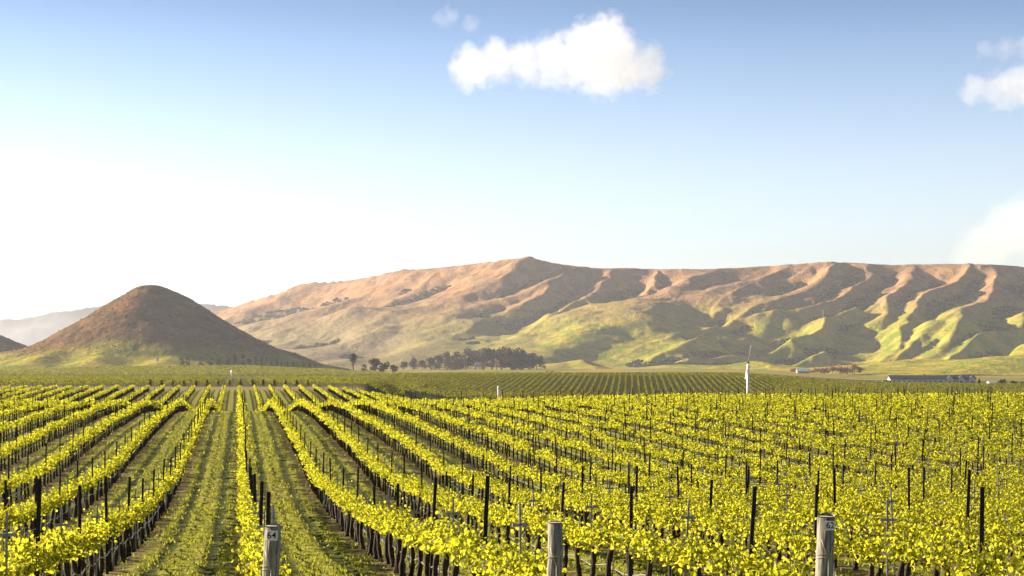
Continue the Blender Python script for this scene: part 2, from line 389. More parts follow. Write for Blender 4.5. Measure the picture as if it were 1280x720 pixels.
def hill_lines():
    ln = [([P(*s) for s in SKY], 0.85, 300)]
    S = [
        [(895, 338), (862, 358), (832, 378), (804, 399), (772, 417), (740, 431), (705, 449), (676, 461)],
        [(1088, 331), (1062, 355), (1034, 372), (1007, 385), (970, 394), (920, 402), (877, 417), (851, 428), (804, 446), (757, 460)],
        [(905, 431), (880, 440), (850, 450), (825, 461)],
        [(1075, 384), (1048, 396), (1028, 413), (990, 430), (949, 443), (920, 452), (870, 463)],
        [(1040, 330), (1002, 354), (961, 379), (935, 392), (915, 401)],
        [(962, 332), (938, 350), (915, 372), (892, 393), (872, 414)],
        [(1204, 331), (1180, 350), (1162, 370), (1147, 386), (1135, 404), (1120, 426), (1108, 446)],
        [(1241, 335), (1246, 355), (1231, 379), (1212, 399), (1204, 417), (1190, 434)],
        [(1285, 415), (1261, 424), (1223, 434), (1200, 447)],
        [(1310, 345), (1330, 375), (1300, 400), (1285, 415)],
        [(1168, 412), (1150, 424), (1135, 434), (1105, 452)],
        [(1040, 445), (1005, 455), (975, 463)],
        [(648, 324), (622, 348), (592, 376), (572, 394), (548, 410), (520, 424)],
        [(722, 336), (690, 352), (655, 378), (617, 402), (585, 422), (545, 440), (515, 452)],
        [(612, 328), (590, 343), (560, 360), (525, 381), (478, 391), (438, 405), (394, 421), (352, 434)],
        [(520, 338), (480, 358), (450, 376), (405, 398), (365, 416), (340, 428)],
        [(455, 350), (431, 361), (401, 381), (367, 401), (330, 418)],
        [(380, 358), (350, 378), (320, 396), (300, 408)],
        [(560, 408), (520, 422), (485, 434), (450, 442), (420, 449)],
        [(500, 420), (470, 427), (440, 437), (405, 447), (381, 452)],
        [(772, 340), (748, 356), (715, 382), (690, 402), (660, 420), (630, 438)],
        [(835, 340), (815, 358), (790, 378), (765, 392), (742, 404), (715, 420), (690, 434)],
        [(1128, 331), (1120, 352), (1118, 372), (1112, 392)],
    ]
    for i, s in enumerate(S): ln.append(spur(s, (0.64 if i < 12 else 0.70) * (0.72 + 0.5 * ((i * 0.618) % 1.0)), 120 + 120 * ((i * 0.381) % 1.0)))
    # nearer golden foothills
    for pts, dd, s in (([(1340, 430), (1290, 445), (1255, 455), (1225, 464), (1190, 473)], 2300, 0.16), ([(1175, 461), (1136, 458), (1100, 463), (1050, 470)], 2350, 0.10),
                       ([(720, 458), (690, 461), (650, 464)], 2600, 0.12), ([(560, 457), (500, 461), (440, 462)], 2700, 0.10), ([(960, 456), (900, 462), (840, 466)], 2550, 0.12)):
        ln.append(([P(a, b, dd) for a, b in pts], s, 150))
    return ln
M_hill = hill_material('hill_grass', 85, 200, True)
def build_range():
    px = np.arange(60, 1480, 1.25); D = np.concatenate([np.arange(2050, 2800, 14.0), np.arange(2800, 4300, 7.0), np.arange(4300, 5600, 22.0)])
    PX, DD = np.meshgrid(px, D); X, Y = to_world((PX - 640) / F * DD, DD)
    base = T(X, Y) - 6.0 - 60 * (1 - sstep(2050, 2250, DD)) - 25 * (1 - sstep(60, 130, PX)) - 25 * sstep(1420, 1480, PX)
    Z = tents(X, Y, base, hill_lines(), 11.0, 70.0, 0.36)
    up = sstep(10, 90, Z)
    kn = sstep(2150, 2500, DD) * sstep(2, 16, Z) * (1 - sstep(110, 190, Z))
    Z = Z + kn * (48.0 * vn2.fbm(X / 210 + 3, Y / 260, 2) + 10)
    Z = Z + up * (1 - 0.55 * sstep(190, 270, Z)) * (16.0 * vn.fbm(X / 260, Y / 260, 6, 0.5) - 6.0 * np.abs(vn2.fbm(X / 60, Y / 60, 4)))
    me = grid_mesh(X, Y, Z, M_hill, 'hills')
    tag(link('hills', me), 'long ridge of brown and green hills with lit spurs', None, None, 'structure')
    return X, Y, Z
HX, HY, HZ = build_range()
from_grid = None
def hillz(x, y):
    la, D = to_cam(x, y); i = np.searchsorted(HD := np.concatenate([np.arange(2050, 2800, 14.0), np.arange(2800, 4300, 7.0), np.arange(4300, 5600, 22.0)]), D)
    j = int(np.clip(round((640 + F * la / D - 60) / 1.25), 0, HZ.shape[1] - 1)); i = int(np.clip(i, 0, HZ.shape[0] - 1))
    return max(float(HZ[i, j]), Tz(x, y))

CD = 2100.0
M_cone = hill_material('cone_hill_grass', 12, 52, False, (0.24, 0.13, 0.05), (0.10, 0.066, 0.036))
def build_cone():
    cx, cy, cz = P(187, 357, CD); u = CD / F
    px = np.arange(-260, 470, 0.8); D = np.arange(1560, 2640, 5.0)
    PX, DD = np.meshgrid(px, D); X, Y = to_world((PX - 640) / F * DD, DD)
    dx, dy = X - cx, Y - cy
    la = dx * cs - dy * sn; de = dx * sn + dy * cs
    wr = 0.5 + 0.5 * la / (np.hypot(la, de) + 1e-6)
    rr = np.hypot(la, de * 0.95) / u; rr = rr * (1 + 0.05 * vn.fbm(X / 90, Y / 90, 3))
    fr = pchip([0, 12, 28, 48, 68, 98, 115, 149, 182, 216, 300], [0, 1.2, 7, 16, 28, 47, 56, 73, 86, 99, 110]); fl = pchip([0, 12, 35, 55, 82, 109, 133, 190, 300], [0, 2.2, 15, 27, 44, 59, 72, 90, 110])
    Z = cz - u * (fr(rr) * wr + fl(rr) * (1 - wr))
    lines = [([P(128, 418, 2080), P(105, 428, 2010), P(70, 440, 1900), P(40, 452, 1800)], 0.22, 90), ([P(150, 432, 1990), P(130, 440, 1900), P(118, 450, 1800)], 0.25, 80),
             ([P(80, 432, 2150), P(40, 437, 2150), P(0, 442, 2100), P(-60, 446, 2100)], 0.2, 100), ([P(210, 446, 1900), P(200, 452, 1800)], 0.2, 70), ([P(-90, 380, 2300), P(-30, 405, 2300), P(5, 426, 2280), P(30, 440, 2250)], 0.5, 120)]
    Z = tents(X, Y, Z, lines, 3.0, 12.0)
    e = np.minimum(np.minimum(sstep(-260, -200, PX), 1 - sstep(430, 470, PX)), np.minimum(sstep(1560, 1640, DD), 1 - sstep(2520, 2640, DD)))
    Z = Z + 2.5 * vn.fbm(X / 40, Y / 40, 5, 0.6) * sstep(8, 40, Z)
    Z = Z * e + (T(X, Y) - 8) * (1 - e)
    tag(link('cone_hill', grid_mesh(X, Y, Z, M_cone, 'cone_hill')), 'steep brown cone shaped hill standing alone', None, None, 'structure')
    return PX, DD, X, Y, Z
CPX, CDD, CX, CY_, CZ = build_cone()
def conez(x, y):
    la, D = to_cam(x, y); j = int(np.clip(round((640 + F * la / D + 260) / 0.8), 0, CZ.shape[1] - 1)); i = int(np.clip(round((D - 1560) / 5), 0, CZ.shape[0] - 1))
    return max(float(CZ[i, j]), Tz(x, y))
def build_far():
    px = np.arange(-500, 900, 4.0); D = np.arange(11000, 14500, 60.0)
    PX, DD = np.meshgrid(px, D); X, Y = to_world((PX - 640) / F * DD, DD)
    ln = [([P(a, b, 12500) for a, b in ((-500, 412), (-200, 408), (-60, 402), (0, 399), (30, 396), (60, 391), (85, 387), (120, 380), (200, 376), (260, 380), (330, 390), (450, 400), (700, 420))], 0.4, 900)]
    Z = tents(X, Y, np.full(X.shape, 0.0) - 3, ln, 20.0, 150.0) + 25 * vn.fbm(X / 600, Y / 600, 5)
    e = np.minimum(sstep(11000, 11300, DD), 1 - sstep(14200, 14500, DD)); Z = Z * e - 30 * (1 - e)
    tag(link('mountains', grid_mesh(X, Y, Z, simple('far_mountain_cover', (0.10, 0.115, 0.12), (0.13, 0.13, 0.12), 0.002, 1.0, 0.0), 'mountains')), 'pale far mountains fading in haze', None, None, 'structure')
build_far()

# haze: one closed box of even air round everything
def build_haze():
    m, nt, o = mat('haze_air')
    pv = nt.nodes.new('ShaderNodeVolumePrincipled'); pv.inputs['Color'].default_value = (0.76, 0.82, 1.0, 1); pv.inputs['Density'].default_value = HAZE_D; pv.inputs['Anisotropy'].default_value = 0.25
    L(nt, pv.outputs[0], o.inputs['Volume'])
    mb = MB(); box(mb, (0, 0, (345 - 75) / 2.0), (33000, 33000, 345 + 75))
    tag(link('haze', mb.mesh('haze', m)), 'pale evening haze in the valley air', None, None, 'stuff')
HAZE_D = 5.0e-5
build_haze()

# ------------------------------------------------------------------ vines
M_leaf = leafmat('vine_leaf', (0.065, 0.10, 0.008), (0.16, 0.16, 0.012), (0.60, 0.585, 0.03), 0.60, (0.8, 1.2), (0.36, 0.44, 0.022))
M_bark = simple('vine_bark', (0.055, 0.038, 0.028), (0.022, 0.015, 0.012), 14, stretch=(1, 1, 0.25), bstr=0.8, bdist=0.02)
M_rod = simple('grey_rod', (0.30, 0.30, 0.30), (0.16, 0.15, 0.15), 20, 0.6)
M_stake = simple('rusty_stake', (0.030, 0.020, 0.016), (0.016, 0.012, 0.011), 10, 0.75)
M_galv = simple('galvanised_stake', (0.30, 0.30, 0.32), (0.19, 0.19, 0.20), 25, 0.55, 0.4)
def rot_basis(n, up=None):
    """random frames for n leaves: returns u (length axis), v (width axis), w (normal)"""
    w = rng.normal(size=(n, 3))
    if up is not None: w = w * up[0] + np.array(up[1])
    w /= np.linalg.norm(w, axis=1)[:, None]
    a = rng.normal(size=(n, 3)); u = a - (a * w).sum(1)[:, None] * w; u /= np.linalg.norm(u, axis=1)[:, None]
    return u, np.cross(w, u), w
def leaves(mb, c, size, fold=0.25, up=(1.0, (0, 0, 0.45))):
    n = len(c); u, v, w = rot_basis(n, up); s = size[:, None]; f = fold
    pts = [c, c + s * (0.28 * u + 0.50 * v + f * 0.45 * w), c + s * (0.72 * u + 0.36 * v + f * 0.35 * w), c + s * (1.0 * u - 0.06 * w), c + s * (0.72 * u - 0.36 * v + f * 0.35 * w), c + s * (0.28 * u - 0.50 * v + f * 0.45 * w)]
    b = np.arange(n)[:, None] * 6
    mb.add(np.stack(pts, 1).reshape(-1, 3), np.concatenate([b + np.array([0, 1, 2, 3]), b + np.array([0, 3, 4, 5])]))
def cards(mb, c, size, up=(1.0, (0, 0, 0.3))):
    n = len(c); u, v, w = rot_basis(n, up); s = size[:, None]
    pts = [c - 0.5 * s * u, c + 0.42 * s * v + 0.1 * s * w, c + 0.55 * s * u, c - 0.38 * s * v + 0.08 * s * w]
    mb.add(np.stack(pts, 1).reshape(-1, 3), np.arange(n)[:, None] * 4 + np.array([0, 1, 2, 3]))
def crown_mesh(i):
    mb = MB(); sh = MB(); C = []; S = []
    ns = 27
    for k in range(ns):
        q0 = (k + rng.uniform(-.4, .4)) / (ns - 1) * 2 - 1; y0 = 0.47 * np.sign(q0) * abs(q0) ** 1.35; p = np.array([rng.normal(0, 0.03), y0, 0.70 + rng.uniform(-.03, .04)])
        ln = rng.uniform(0.14, 0.34) * (1.28 - 1.25 * abs(y0)); d = np.array([rng.normal(0, 0.36), rng.normal(0, 0.25), 1.0]); d /= np.linalg.norm(d)
        steps = int(ln / 0.025) + 1; path = [p.copy()]
        for q in range(steps):
            d = d + np.array([rng.normal(0, 0.12), rng.normal(0, 0.12), -0.02]); d /= np.linalg.norm(d); p = p + d * 0.025; path.append(p.copy())
            sd_ = rng.normal(size=3) * 0.045; C.append(p + sd_); S.append(rng.triangular(0.03, 0.05, 0.085) * (1 - 0.35 * q / steps))
        tube(sh, path[::3] + [path[-1]], 0.004, 3, False)
    n = 110; C2 = np.stack([rng.normal(0, 0.065, n), rng.normal(0, .26, n), rng.uniform(0.62, 0.90, n)], 1)
    C = np.concatenate([np.array(C), C2]); S = np.concatenate([np.array(S), rng.uniform(0.045, 0.08, n)])
    leaves(mb, C, S)
    for a in sh.v: pass
    off = mb.n
    mb.v += sh.v; mb.q += [q + off for q in sh.q]; mb.n += sh.n
    return mb.mesh('crown', M_leaf)
def trunk_mesh(i):
    mb = MB(); n = 8; t = np.linspace(0, 1, n); ph = rng.uniform(0, 6, 2); ly = rng.uniform(-.14, .14)
    pts = np.stack([0.025 * np.sin(t * 5 + ph[0]) , ly * (t - 0.75) + 0.03 * np.sin(t * 4 + ph[1]), t * 0.74 - 0.04], 1)
    r = 0.048 - 0.014 * t + 0.008 * np.sin(t * 17 + ph[0]) + 0.02 * (t < 0.1) + 0.012 * (t > 0.9)
    tube(mb, pts, r, 8)
    for s in (-1, 1):
        m = 6; tt = np.linspace(0, 1, m); e = np.stack([pts[-1][0] + rng.normal(0, .01, m), pts[-1][1] + s * tt * 0.54, 0.67 + 0.035 * tt + rng.normal(0, .012, m)], 1)
        tube(mb, e, np.linspace(0.03, 0.016, m), 6)
    return mb.mesh('trunk', M_bark, True)
def rod_mesh():
    mb = MB(); tube(mb, [(0.035, 0.05, -0.05), (0.035, 0.055, 0.55), (0.035, 0.05, 1.0)], 0.007, 5); return mb.mesh('support_rod', M_rod)
NV = 9
crowns = [crown_mesh(i) for i in range(NV)]; trunks = [trunk_mesh(i) for i in range(NV)]; rodm = rod_mesh()

ORD = ('first second third fourth fifth sixth seventh eighth ninth tenth eleventh twelfth thirteenth fourteenth fifteenth sixteenth seventeenth eighteenth nineteenth twentieth').split()
TENS = {2: 'twenty', 3: 'thirty', 4: 'forty', 5: 'fifty', 6: 'sixty', 7: 'seventy', 8: 'eighty', 9: 'ninety'}
def ordinal(n):
    if n <= 20: return ORD[n - 1]
    t, u = divmod(n, 10)
    return TENS[t][:-1] + 'ieth' if u == 0 else TENS[t] + '-' + ORD[u - 1]
def row_phrase(k):
    if k == 0: return 'in the row behind post 64'
    if k == 1: return 'in the row behind the unnumbered post'
    if k == 2: return 'in the row behind post 62'
    if k > 2: return '%s row past post 62' % ordinal(k - 2)
    return '%s row across the aisle from post 64' % ordinal(-k)

# every vine position in view (with a margin for shadows)
allv = []
for k in range(-75, 90):
    x = X0 + k * ROW
    yend = 276 if x < 30 else (220 if x < 45 else 165)
    ys = YF + 0.75 + VS_SP * np.arange(int((yend - YF) / VS_SP))
    la, D = to_cam(x, ys); px = 640 + F * la / np.maximum(D, 1)
    m = 90 + 9000 / np.maximum(D, 5)
    for i, (y, p, d, mm) in enumerate(zip(ys, px, D, m)):
        if d > 5 and -mm < p < 1280 + mm * 0.55: allv.append((d, k, i, x, y, p))
allv.sort()
inview = [a for a in allv if -25 < a[5] < 1305]
chosen = set((a[1], a[2]) for a in inview[:300])
cz_cache = {}
AX = np.array([a[3] for a in allv]); AY = np.array([a[4] for a in allv]); AZ = T(AX, AY)
first_in_row = {}
for a in inview:
    first_in_row[a[1]] = min(first_in_row.get(a[1], 10 ** 6), a[2])
far_i = []
protos = None
for j, a in enumerate(allv):
    d, k, i, x, y, p = a
    if (k, i) not in chosen: far_i.append(j); continue
    v = rng.integers(NV); flip = rng.integers(2)
    root = empty('grapevine', (x + rng.normal(0, .02), y + rng.normal(0, .03), AZ[j]), math.pi * flip + rng.normal(0, .06)); sc = rng.uniform(0.93, 1.1); root.scale = (sc, sc, sc * rng.uniform(0.95, 1.05))
    tag(root, 'yellow-green leafy grapevine, %s from the front, %s' % (ordinal(i - first_in_row[k] + 1), row_phrase(k)), 'grapevine', 'grapevines in the near rows')
    link('trunk', trunks[v], root); link('crown', crowns[rng.integers(NV)], root); link('support_rod', rodm, root)
# the rest, beyond count: one leafy mass
far_i = np.array(far_i)
def build_mass():
    mb = MB(); tb = MB()
    d = np.array([allv[j][0] for j in far_i]); fx, fy, fz = AX[far_i], AY[far_i], AZ[far_i]
    def scatter(sel, n, s0, s1, fine):
        nn = len(sel)
        sel = sel[rng.random(nn) > 0.03]; nn = len(sel)
        if nn == 0: return
        yo = rng.normal(0, .235, nn * n)
        pos_ = np.stack([np.repeat(fx[sel], n) + rng.normal(0, 0.11, nn * n), np.repeat(fy[sel], n) + np.clip(yo, -.54, .54), np.repeat(fz[sel], n) + 0.62 + (0.38 - 0.6 * np.clip(yo, -.54, .54) ** 2) * rng.beta(1.2, 1.6, nn * n)], 1)
        sh = np.repeat(rng.uniform(0.86, 1.16, nn), n); pos_[:, 2] = np.repeat(fz[sel], n) + (pos_[:, 2] - np.repeat(fz[sel], n)) * sh
        (leaves if fine else cards)(mb, pos_, rng.uniform(s0, s1, nn * n))
    scatter(np.where(d < 50)[0], 230, 0.048, 0.085, True)
    scatter(np.where((d >= 50) & (d < 80))[0], 190, 0.06, 0.10, False)
    scatter(np.where((d >= 80) & (d < 130))[0], 105, 0.085, 0.14, False)
    scatter(np.where(d >= 130)[0], 42, 0.14, 0.23, False)
    n = len(far_i); h = 0.72; r = np.where(d < 120, 0.036, 0.05)
    ang = np.arange(4) * math.pi / 2 + 0.4; base = np.stack([np.cos(ang), np.sin(ang)], 1)
    lean = rng.normal(0, 0.05, (n, 2))
    b = np.concatenate([np.stack([fx[:, None] + r[:, None] * base[:, 0] * 1.2, fy[:, None] + r[:, None] * base[:, 1] * 1.2, np.repeat(fz[:, None] - 0.05, 4, 1)], -1),
                        np.stack([fx[:, None] + lean[:, :1] + r[:, None] * base[:, 0] * .8, fy[:, None] + lean[:, 1:] + r[:, None] * base[:, 1] * .8, np.repeat(fz[:, None] + h, 4, 1)], -1)], 1)
    q = np.array([(0, 1, 5, 4), (1, 2, 6, 5), (2, 3, 7, 6), (3, 0, 4, 7)])
    tb.add(b.reshape(-1, 3), (np.arange(n)[:, None, None] * 8 + q).reshape(-1, 4))
    root = link('grapevines', mb.mesh('grapevines', M_leaf)); tag(root, 'mass of leafy vine rows filling the slope behind the near vines', 'grapevines', None, 'stuff')
    tr = link('trunks', tb.mesh('trunks', M_bark), root); tr['kind'] = 'stuff'
build_mass()

# stakes
def steel_mesh(h):
    mb = MB(); box(mb, (0, -0.006, h / 2 - 0.15), (0.048, 0.010, h + 0.3)); box(mb, (0, 0.0145, h / 2 - 0.15), (0.009, 0.030, h + 0.3))
    for z in (0.45, 0.75, 1.0, 1.3):
        box(mb, (0, -0.016, z), (0.014, 0.0095, 0.022))
    return mb.mesh('vineyard_stake', M_stake)
def cross_meshes():
    a = MB(); box(a, (0, -0.008, 0.55), (0.024, 0.006, 1.65)); box(a, (0.0095, 0.005, 0.55), (0.005, 0.019, 1.65))
    b = MB(); box(b, (0, -0.0155, 1.17), (0.19, 0.008, 0.032)); box(b, (0, -0.0235, 1.182), (0.19, 0.0078, 0.008))
    return a.mesh('trellis_stake', M_galv), b.mesh('cross_arm', M_galv)
stm = steel_mesh(1.62); crm, cam_ = cross_meshes()
stk = []; crs = []
for k in range(-75, 90):
    x = X0 + k * ROW + (0.07 if k == 0 else 0.03); yend = 276 if x < 30 else (220 if x < 45 else 165)
    off = 0.0 if k == 0 else float(np.random.default_rng(900 + k).uniform(-2.3, 1.6))
    for q in range(1, 55):
        y = YF + q * 5.0 - 0.6 + (0 if k == 0 else off - .5)
        if y > yend: break
        la, D = to_cam(x, y); px = 640 + F * la / D
        if -60 < px < 1340: stk.append((D, k, q, x, y, px))
        y2 = y - 2.5; la, D = to_cam(x, y2); px = 640 + F * la / D
        if -40 < px < 1320 and D < 75 and y2 > YF + 1.2: crs.append((D, k, q, x, y2, px))
stk.sort(); crs.sort()
first = {}
for a in stk:
    if -5 < a[5] < 1285: first[a[1]] = min(first.get(a[1], 999), a[2])
rest = MB(); cnt = 0
for a in stk:
    D, k, q, x, y, px = a; z = Tz(x, y); lean = rng.normal(0, 0.022, 2)
    if cnt < 300 and -8 < px < 1288 and k in first:
        o = link('vineyard_stake', stm); o.location = (x, y, z); o.rotation_euler = (lean[0], lean[1] + 0.02, rng.normal(0, .25)); o.scale = (1, 1, rng.uniform(0.95, 1.08))
        tag(o, 'tall dark steel stake, %s from the front, %s' % (ordinal(q - first[k] + 1), row_phrase(k)), 'stake', 'dark steel stakes along the vine rows'); cnt += 1
    else:
        if D > 70 and (k * 7 + q * 3) % 5 < 2: continue
        box(rest, (x, y, z + 0.75), (0.05, 0.045, 1.75 * rng.uniform(.95, 1.07)))
tag(link('distant_stakes', rest.mesh('distant_stakes', M_stake)), 'dark stakes dotted along the far vine rows', 'stakes', None, 'stuff')
firstc = {}
for a in crs: firstc[a[1]] = min(firstc.get(a[1], 999), a[2])
for a in crs:
    D, k, q, x, y, px = a
    o = link('trellis_stake', crm); o.location = (x + 0.02, y, Tz(x, y)); o.rotation_euler = (rng.normal(0, .02), rng.normal(0, .02), rng.normal(0, .12)); o.scale = (1, 1, rng.uniform(0.93, 1.06))
    tag(o, 'grey cross arm stake, %s from the front, %s' % (ordinal(q - firstc[k] + 1), row_phrase(k)), 'stake', 'grey cross arm stakes among the vines')
    link('cross_arm', cam_, o)

# irrigation hoses, one along each row
M_hose = simple('pale_hose', (0.22, 0.21, 0.21), (0.15, 0.145, 0.15), 6, 0.45, 0.5)
for k in range(-11, 16):
    x = X0 + k * ROW; ys = np.arange(YF + 0.1, 130, 0.55); la, D = to_cam(x, ys); px = 640 + F * la / D
    ys = ys[(px > -60) & (px < 1330)]
    if len(ys) < 4: continue
    xs = x + 0.05 + rng.normal(0, 0.006, len(ys)); zs = T(np.full(len(ys), x), ys) + 0.42 - 0.07 * np.abs(np.sin((ys - YF) * math.pi / 2.2)) + rng.normal(0, 0.008, len(ys))
    mb = MB(); tube(mb, np.stack([xs, ys, zs], 1), 0.011, 5)
    tag(link('irrigation_hose', mb.mesh('irrigation_hose', M_hose, True)), 'pale drip hose hung low under the vines, ' + row_phrase(k), 'hose', 'drip hoses under the vine rows')

# end posts
M_wood = simple('weathered_wood', (0.33, 0.315, 0.27), (0.14, 0.13, 0.11), 12, 0.9, 0.1, (4, 4, 0.35), 0.9, 0.01)
M_woodtop = simple('sawn_wood', (0.62, 0.58, 0.52), (0.45, 0.40, 0.34), 30, 0.9)
M_plate = simple('white_plate', (0.80, 0.80, 0.78), (0.70, 0.70, 0.68), 20, 0.5, 0.4)
M_ink = simple('black_lettering', (0.015, 0.015, 0.015), (0.02, 0.02, 0.02), 5, 0.5)
M_wire = simple('wire', (0.45, 0.43, 0.38), (0.30, 0.28, 0.25), 30, 0.45, 0.5)
def text_mesh(s, size, name):
    cu = bpy.data.curves.new(name, 'FONT'); cu.body = s; cu.size = size; cu.align_x = 'CENTER'; cu.align_y = 'CENTER'; cu.extrude = 0.0012; cu.offset = 0.0006
    ob = bpy.data.objects.new('tmp', cu); COL.objects.link(ob); bpy.context.view_layer.update()
    me = bpy.data.meshes.new_from_object(ob.evaluated_get(bpy.context.evaluated_depsgraph_get())); bpy.data.objects.remove(ob); bpy.data.curves.remove(cu)
    me.materials.clear(); me.materials.append(M_ink); me.name = name
    return me
def end_post(k, h, r, lean, num, label, dx=0.0):
    x, y = X0 + k * ROW + dx, YF; z = Tz(x, y)
    mb = MB(); n = 14; t = np.linspace(-0.4, 1, n)
    rad = r * (1.04 - 0.05 * t) + rng.normal(0, r * 0.015, n); rad[-1] *= 0.93
    pts = np.stack([rng.normal(0, .002, n), rng.normal(0, .002, n), t * h], 1); pts[-2, 2] = h - 0.008
    tube(mb, pts, rad, 20, False)
    me = mb.mesh('end_post', M_wood, True); o = link('end_post', me); o.location = (x, y, z); o.rotation_euler = (lean[1], lean[0], 0)
    tag(o, label, 'post', 'wooden end posts of the vine rows')
    tp = MB(); a = np.arange(20) * 2 * math.pi / 20; rr = rad[-1] * 0.998
    tp.add(np.vstack([np.stack([rr * np.cos(a), rr * np.sin(a), np.full(20, h + 0.001)], 1), [(0.004, 0, h + 0.006)]]), None, [(i, (i + 1) % 20, 20) for i in range(20)])
    link('sawn_top', tp.mesh('sawn_top', M_woodtop), o)
    az = -math.atan2(x, y) # faces the viewer's side of the field
    for zz in ((h - 0.34, h - 0.37) if num else (h - 0.30,)):
        w = MB(); b = np.arange(25) * 2 * math.pi / 24; tube(w, np.stack([(r * 1.03 + .002) * np.cos(b), (r * 1.03 + .002) * np.sin(b), zz + 0.012 * np.cos(b + 1)], 1), 0.0035, 5, False)
        link('tie_wire', w.mesh('tie_wire', M_wire, True), o)
    w = MB(); rv = r * 1.05 + 0.003
    for s in (-1, 1): tube(w, [(s * rv * 0.72, -rv * 0.72, h - 0.20), (s * rv * 0.45, -rv * 0.93, h - 0.28), (0.004 * s, -rv * 1.02, h - 0.37)], 0.004, 5)
    tube(w, [(0, -rv * 1.02, h - 0.37), (0.006, -rv * 1.04, h - 0.6), (0.0, -rv * 1.06, 0.2)], 0.004, 5)
    link('guy_wire', w.mesh('guy_wire', M_wire, True), o)
    if num:
        fr = Matrix.Rotation(-0.12 if k == 0 else 0.16, 4, 'Z')
        pm = MB(); wd, hh = 0.105, 0.085; aa = np.linspace(-0.5, 0.5, 9); R_ = r * 1.04 + 0.002
        v = [];
        for zz in (-hh / 2, hh / 2):
            for q in aa:
                an = q * wd / R_; v.append((R_ * math.sin(an), -R_ * math.cos(an) * 1.0, h - 0.075 + zz))
        for zz in (-hh / 2, hh / 2):
            for q in aa:
                an = q * wd / R_; v.append(((R_ + .003) * math.sin(an), -(R_ + .003) * math.cos(an), h - 0.075 + zz))
        nq = len(aa); qs = []
        for i in range(nq - 1):
            qs += [(18 + i, 18 + i + 1, 18 + nq + i + 1, 18 + nq + i), (i + 1, i, nq + i, nq + i + 1), (nq + i, 18 + nq + i, 18 + nq + i + 1, nq + i + 1), (i, i + 1, 18 + i + 1, 18 + i)]
        pm.add(v, qs + [(0, 18, 18 + nq, nq), (nq - 1, 2 * nq - 1, 18 + 2 * nq - 1, 18 + nq - 1)])
        pl = link('number_plate', pm.mesh('number_plate', M_plate), o); pl.rotation_euler = (0, 0, -0.12 if k == 0 else 0.10); pl['label'] = 'white plate with black number %s' % num
        tm = text_mesh(num, 0.080, 'lettering')
        for vv in tm.vertices:      # bend the figures round the post
            an = vv.co.x / R_; rz_ = R_ + 0.0042 + vv.co.z; vv.co = Vector((rz_ * math.sin(an), -rz_ * math.cos(an), h - 0.075 + vv.co.y))
        link('lettering', tm, pl)
    return o
end_post(0, 1.36, 0.070, (0.045, 0.0), '64', 'weathered round wooden post with a white plate numbered 64')
end_post(1, 1.35, 0.066, (0.012, 0.0), None, 'weathered round wooden post with pale sawn top and no number plate')
end_post(2, 1.37, 0.080, (0.035, 0.0), '62', 'leaning wooden post lit on one side, small plate numbered 62', -0.03)

# ------------------------------------------------------------------ grass in the aisles
M_grass = leafmat('grass_blade', (0.12, 0.17, 0.018), (0.30, 0.28, 0.06), (0.40, 0.42, 0.04), 0.4, (0.7, 1.3))
def build_grass():
    mb = MB(); n = 190000
    D = 12.0 * (135 / 12.0) ** rng.random(n); la = (rng.uniform(-30, 1310, n) - 640) / F * D
    x, y = to_world(la, D); u = ((x - X0) / ROW) % 1.0
    dens = np.where(np.abs(u - 0.5) < 0.33, 1.0, 0.35) * (0.55 + 0.9 * vn.fbm(x / 1.3, y / 1.3, 3)); trk = np.exp(-((np.abs(u - 0.5) - 0.20) / 0.05) ** 2)
    keep = rng.random(n) < np.clip(dens * (1 - 0.95 * trk), 0, 1)
    x, y, D = x[keep], y[keep], D[keep]; n = len(x); z = T(x, y)
    s = (0.02 + 0.04 * rng.random(n)) * (1 + D / 70); a = rng.uniform(0, 6.283, n); w = 0.007 * (1 + D / 14)
    tx, ty = rng.normal(0, 0.5, n) * s, rng.normal(0, 0.5, n) * s
    p = np.stack([np.stack([x - w * np.cos(a), y - w * np.sin(a), z - 0.01], 1), np.stack([x + w * np.cos(a), y + w * np.sin(a), z - 0.01], 1), np.stack([x + tx, y + ty, z + s], 1)], 1)
    mb.add(p.reshape(-1, 3), None, np.arange(n * 3).reshape(-1, 3))
    tag(link('grass', mb.mesh('grass', M_grass)), 'short mown grass growing in the aisles between vine rows', 'grass', None, 'stuff')
build_grass()

# ------------------------------------------------------------------ distant vineyard blocks
M_leafd = leafmat('distant_vine_leaf', (0.06, 0.085, 0.012), (0.10, 0.11, 0.015), (0.27, 0.27, 0.025), 0.42)
def far_block(name, label, pts, sz, h0=0.55, hh=0.65, wid=0.22, m=None):
    pts = np.asarray(pts); z = T(pts[:, 0], pts[:, 1]); n = len(pts)
    c = np.stack([pts[:, 0] + rng.normal(0, wid, n), pts[:, 1] + rng.normal(0, wid, n), z + h0 + hh * rng.random(n)], 1)
    mb = MB(); cards(mb, c, rng.uniform(sz[0], sz[1], n))
    tag(link(name, mb.mesh(name, m or M_leafd)), label, 'vineyard', None, 'stuff')
def rows_pts(angle, origin, spacing, count, length, step, test):
    ca, sa = math.sin(angle), math.cos(angle); out = []
    for k in range(-count, count + 1):
        t = np.arange(0, length, step) + rng.uniform(0, step); bx, by = origin[0] + k * spacing * sa, origin[1] - k * spacing * ca
        x, y = bx + t * ca, by + t * sa; la, D = to_cam(x, y); px = 640 + F * la / np.maximum(D, 1); ok = test(px, D); out.append(np.stack([x[ok], y[ok]], 1))
    return np.concatenate(out)
far_block('distant_vineyard', 'fine rows of far vines beyond the row of dark shrubs',
          rows_pts(0.0, (X0, 340), 2.5, 90, 360, 0.13, lambda p, D: (p > -60) & (p < 505) & (D > 356) & (D < 655)), (0.25, 0.45), wid=0.13)
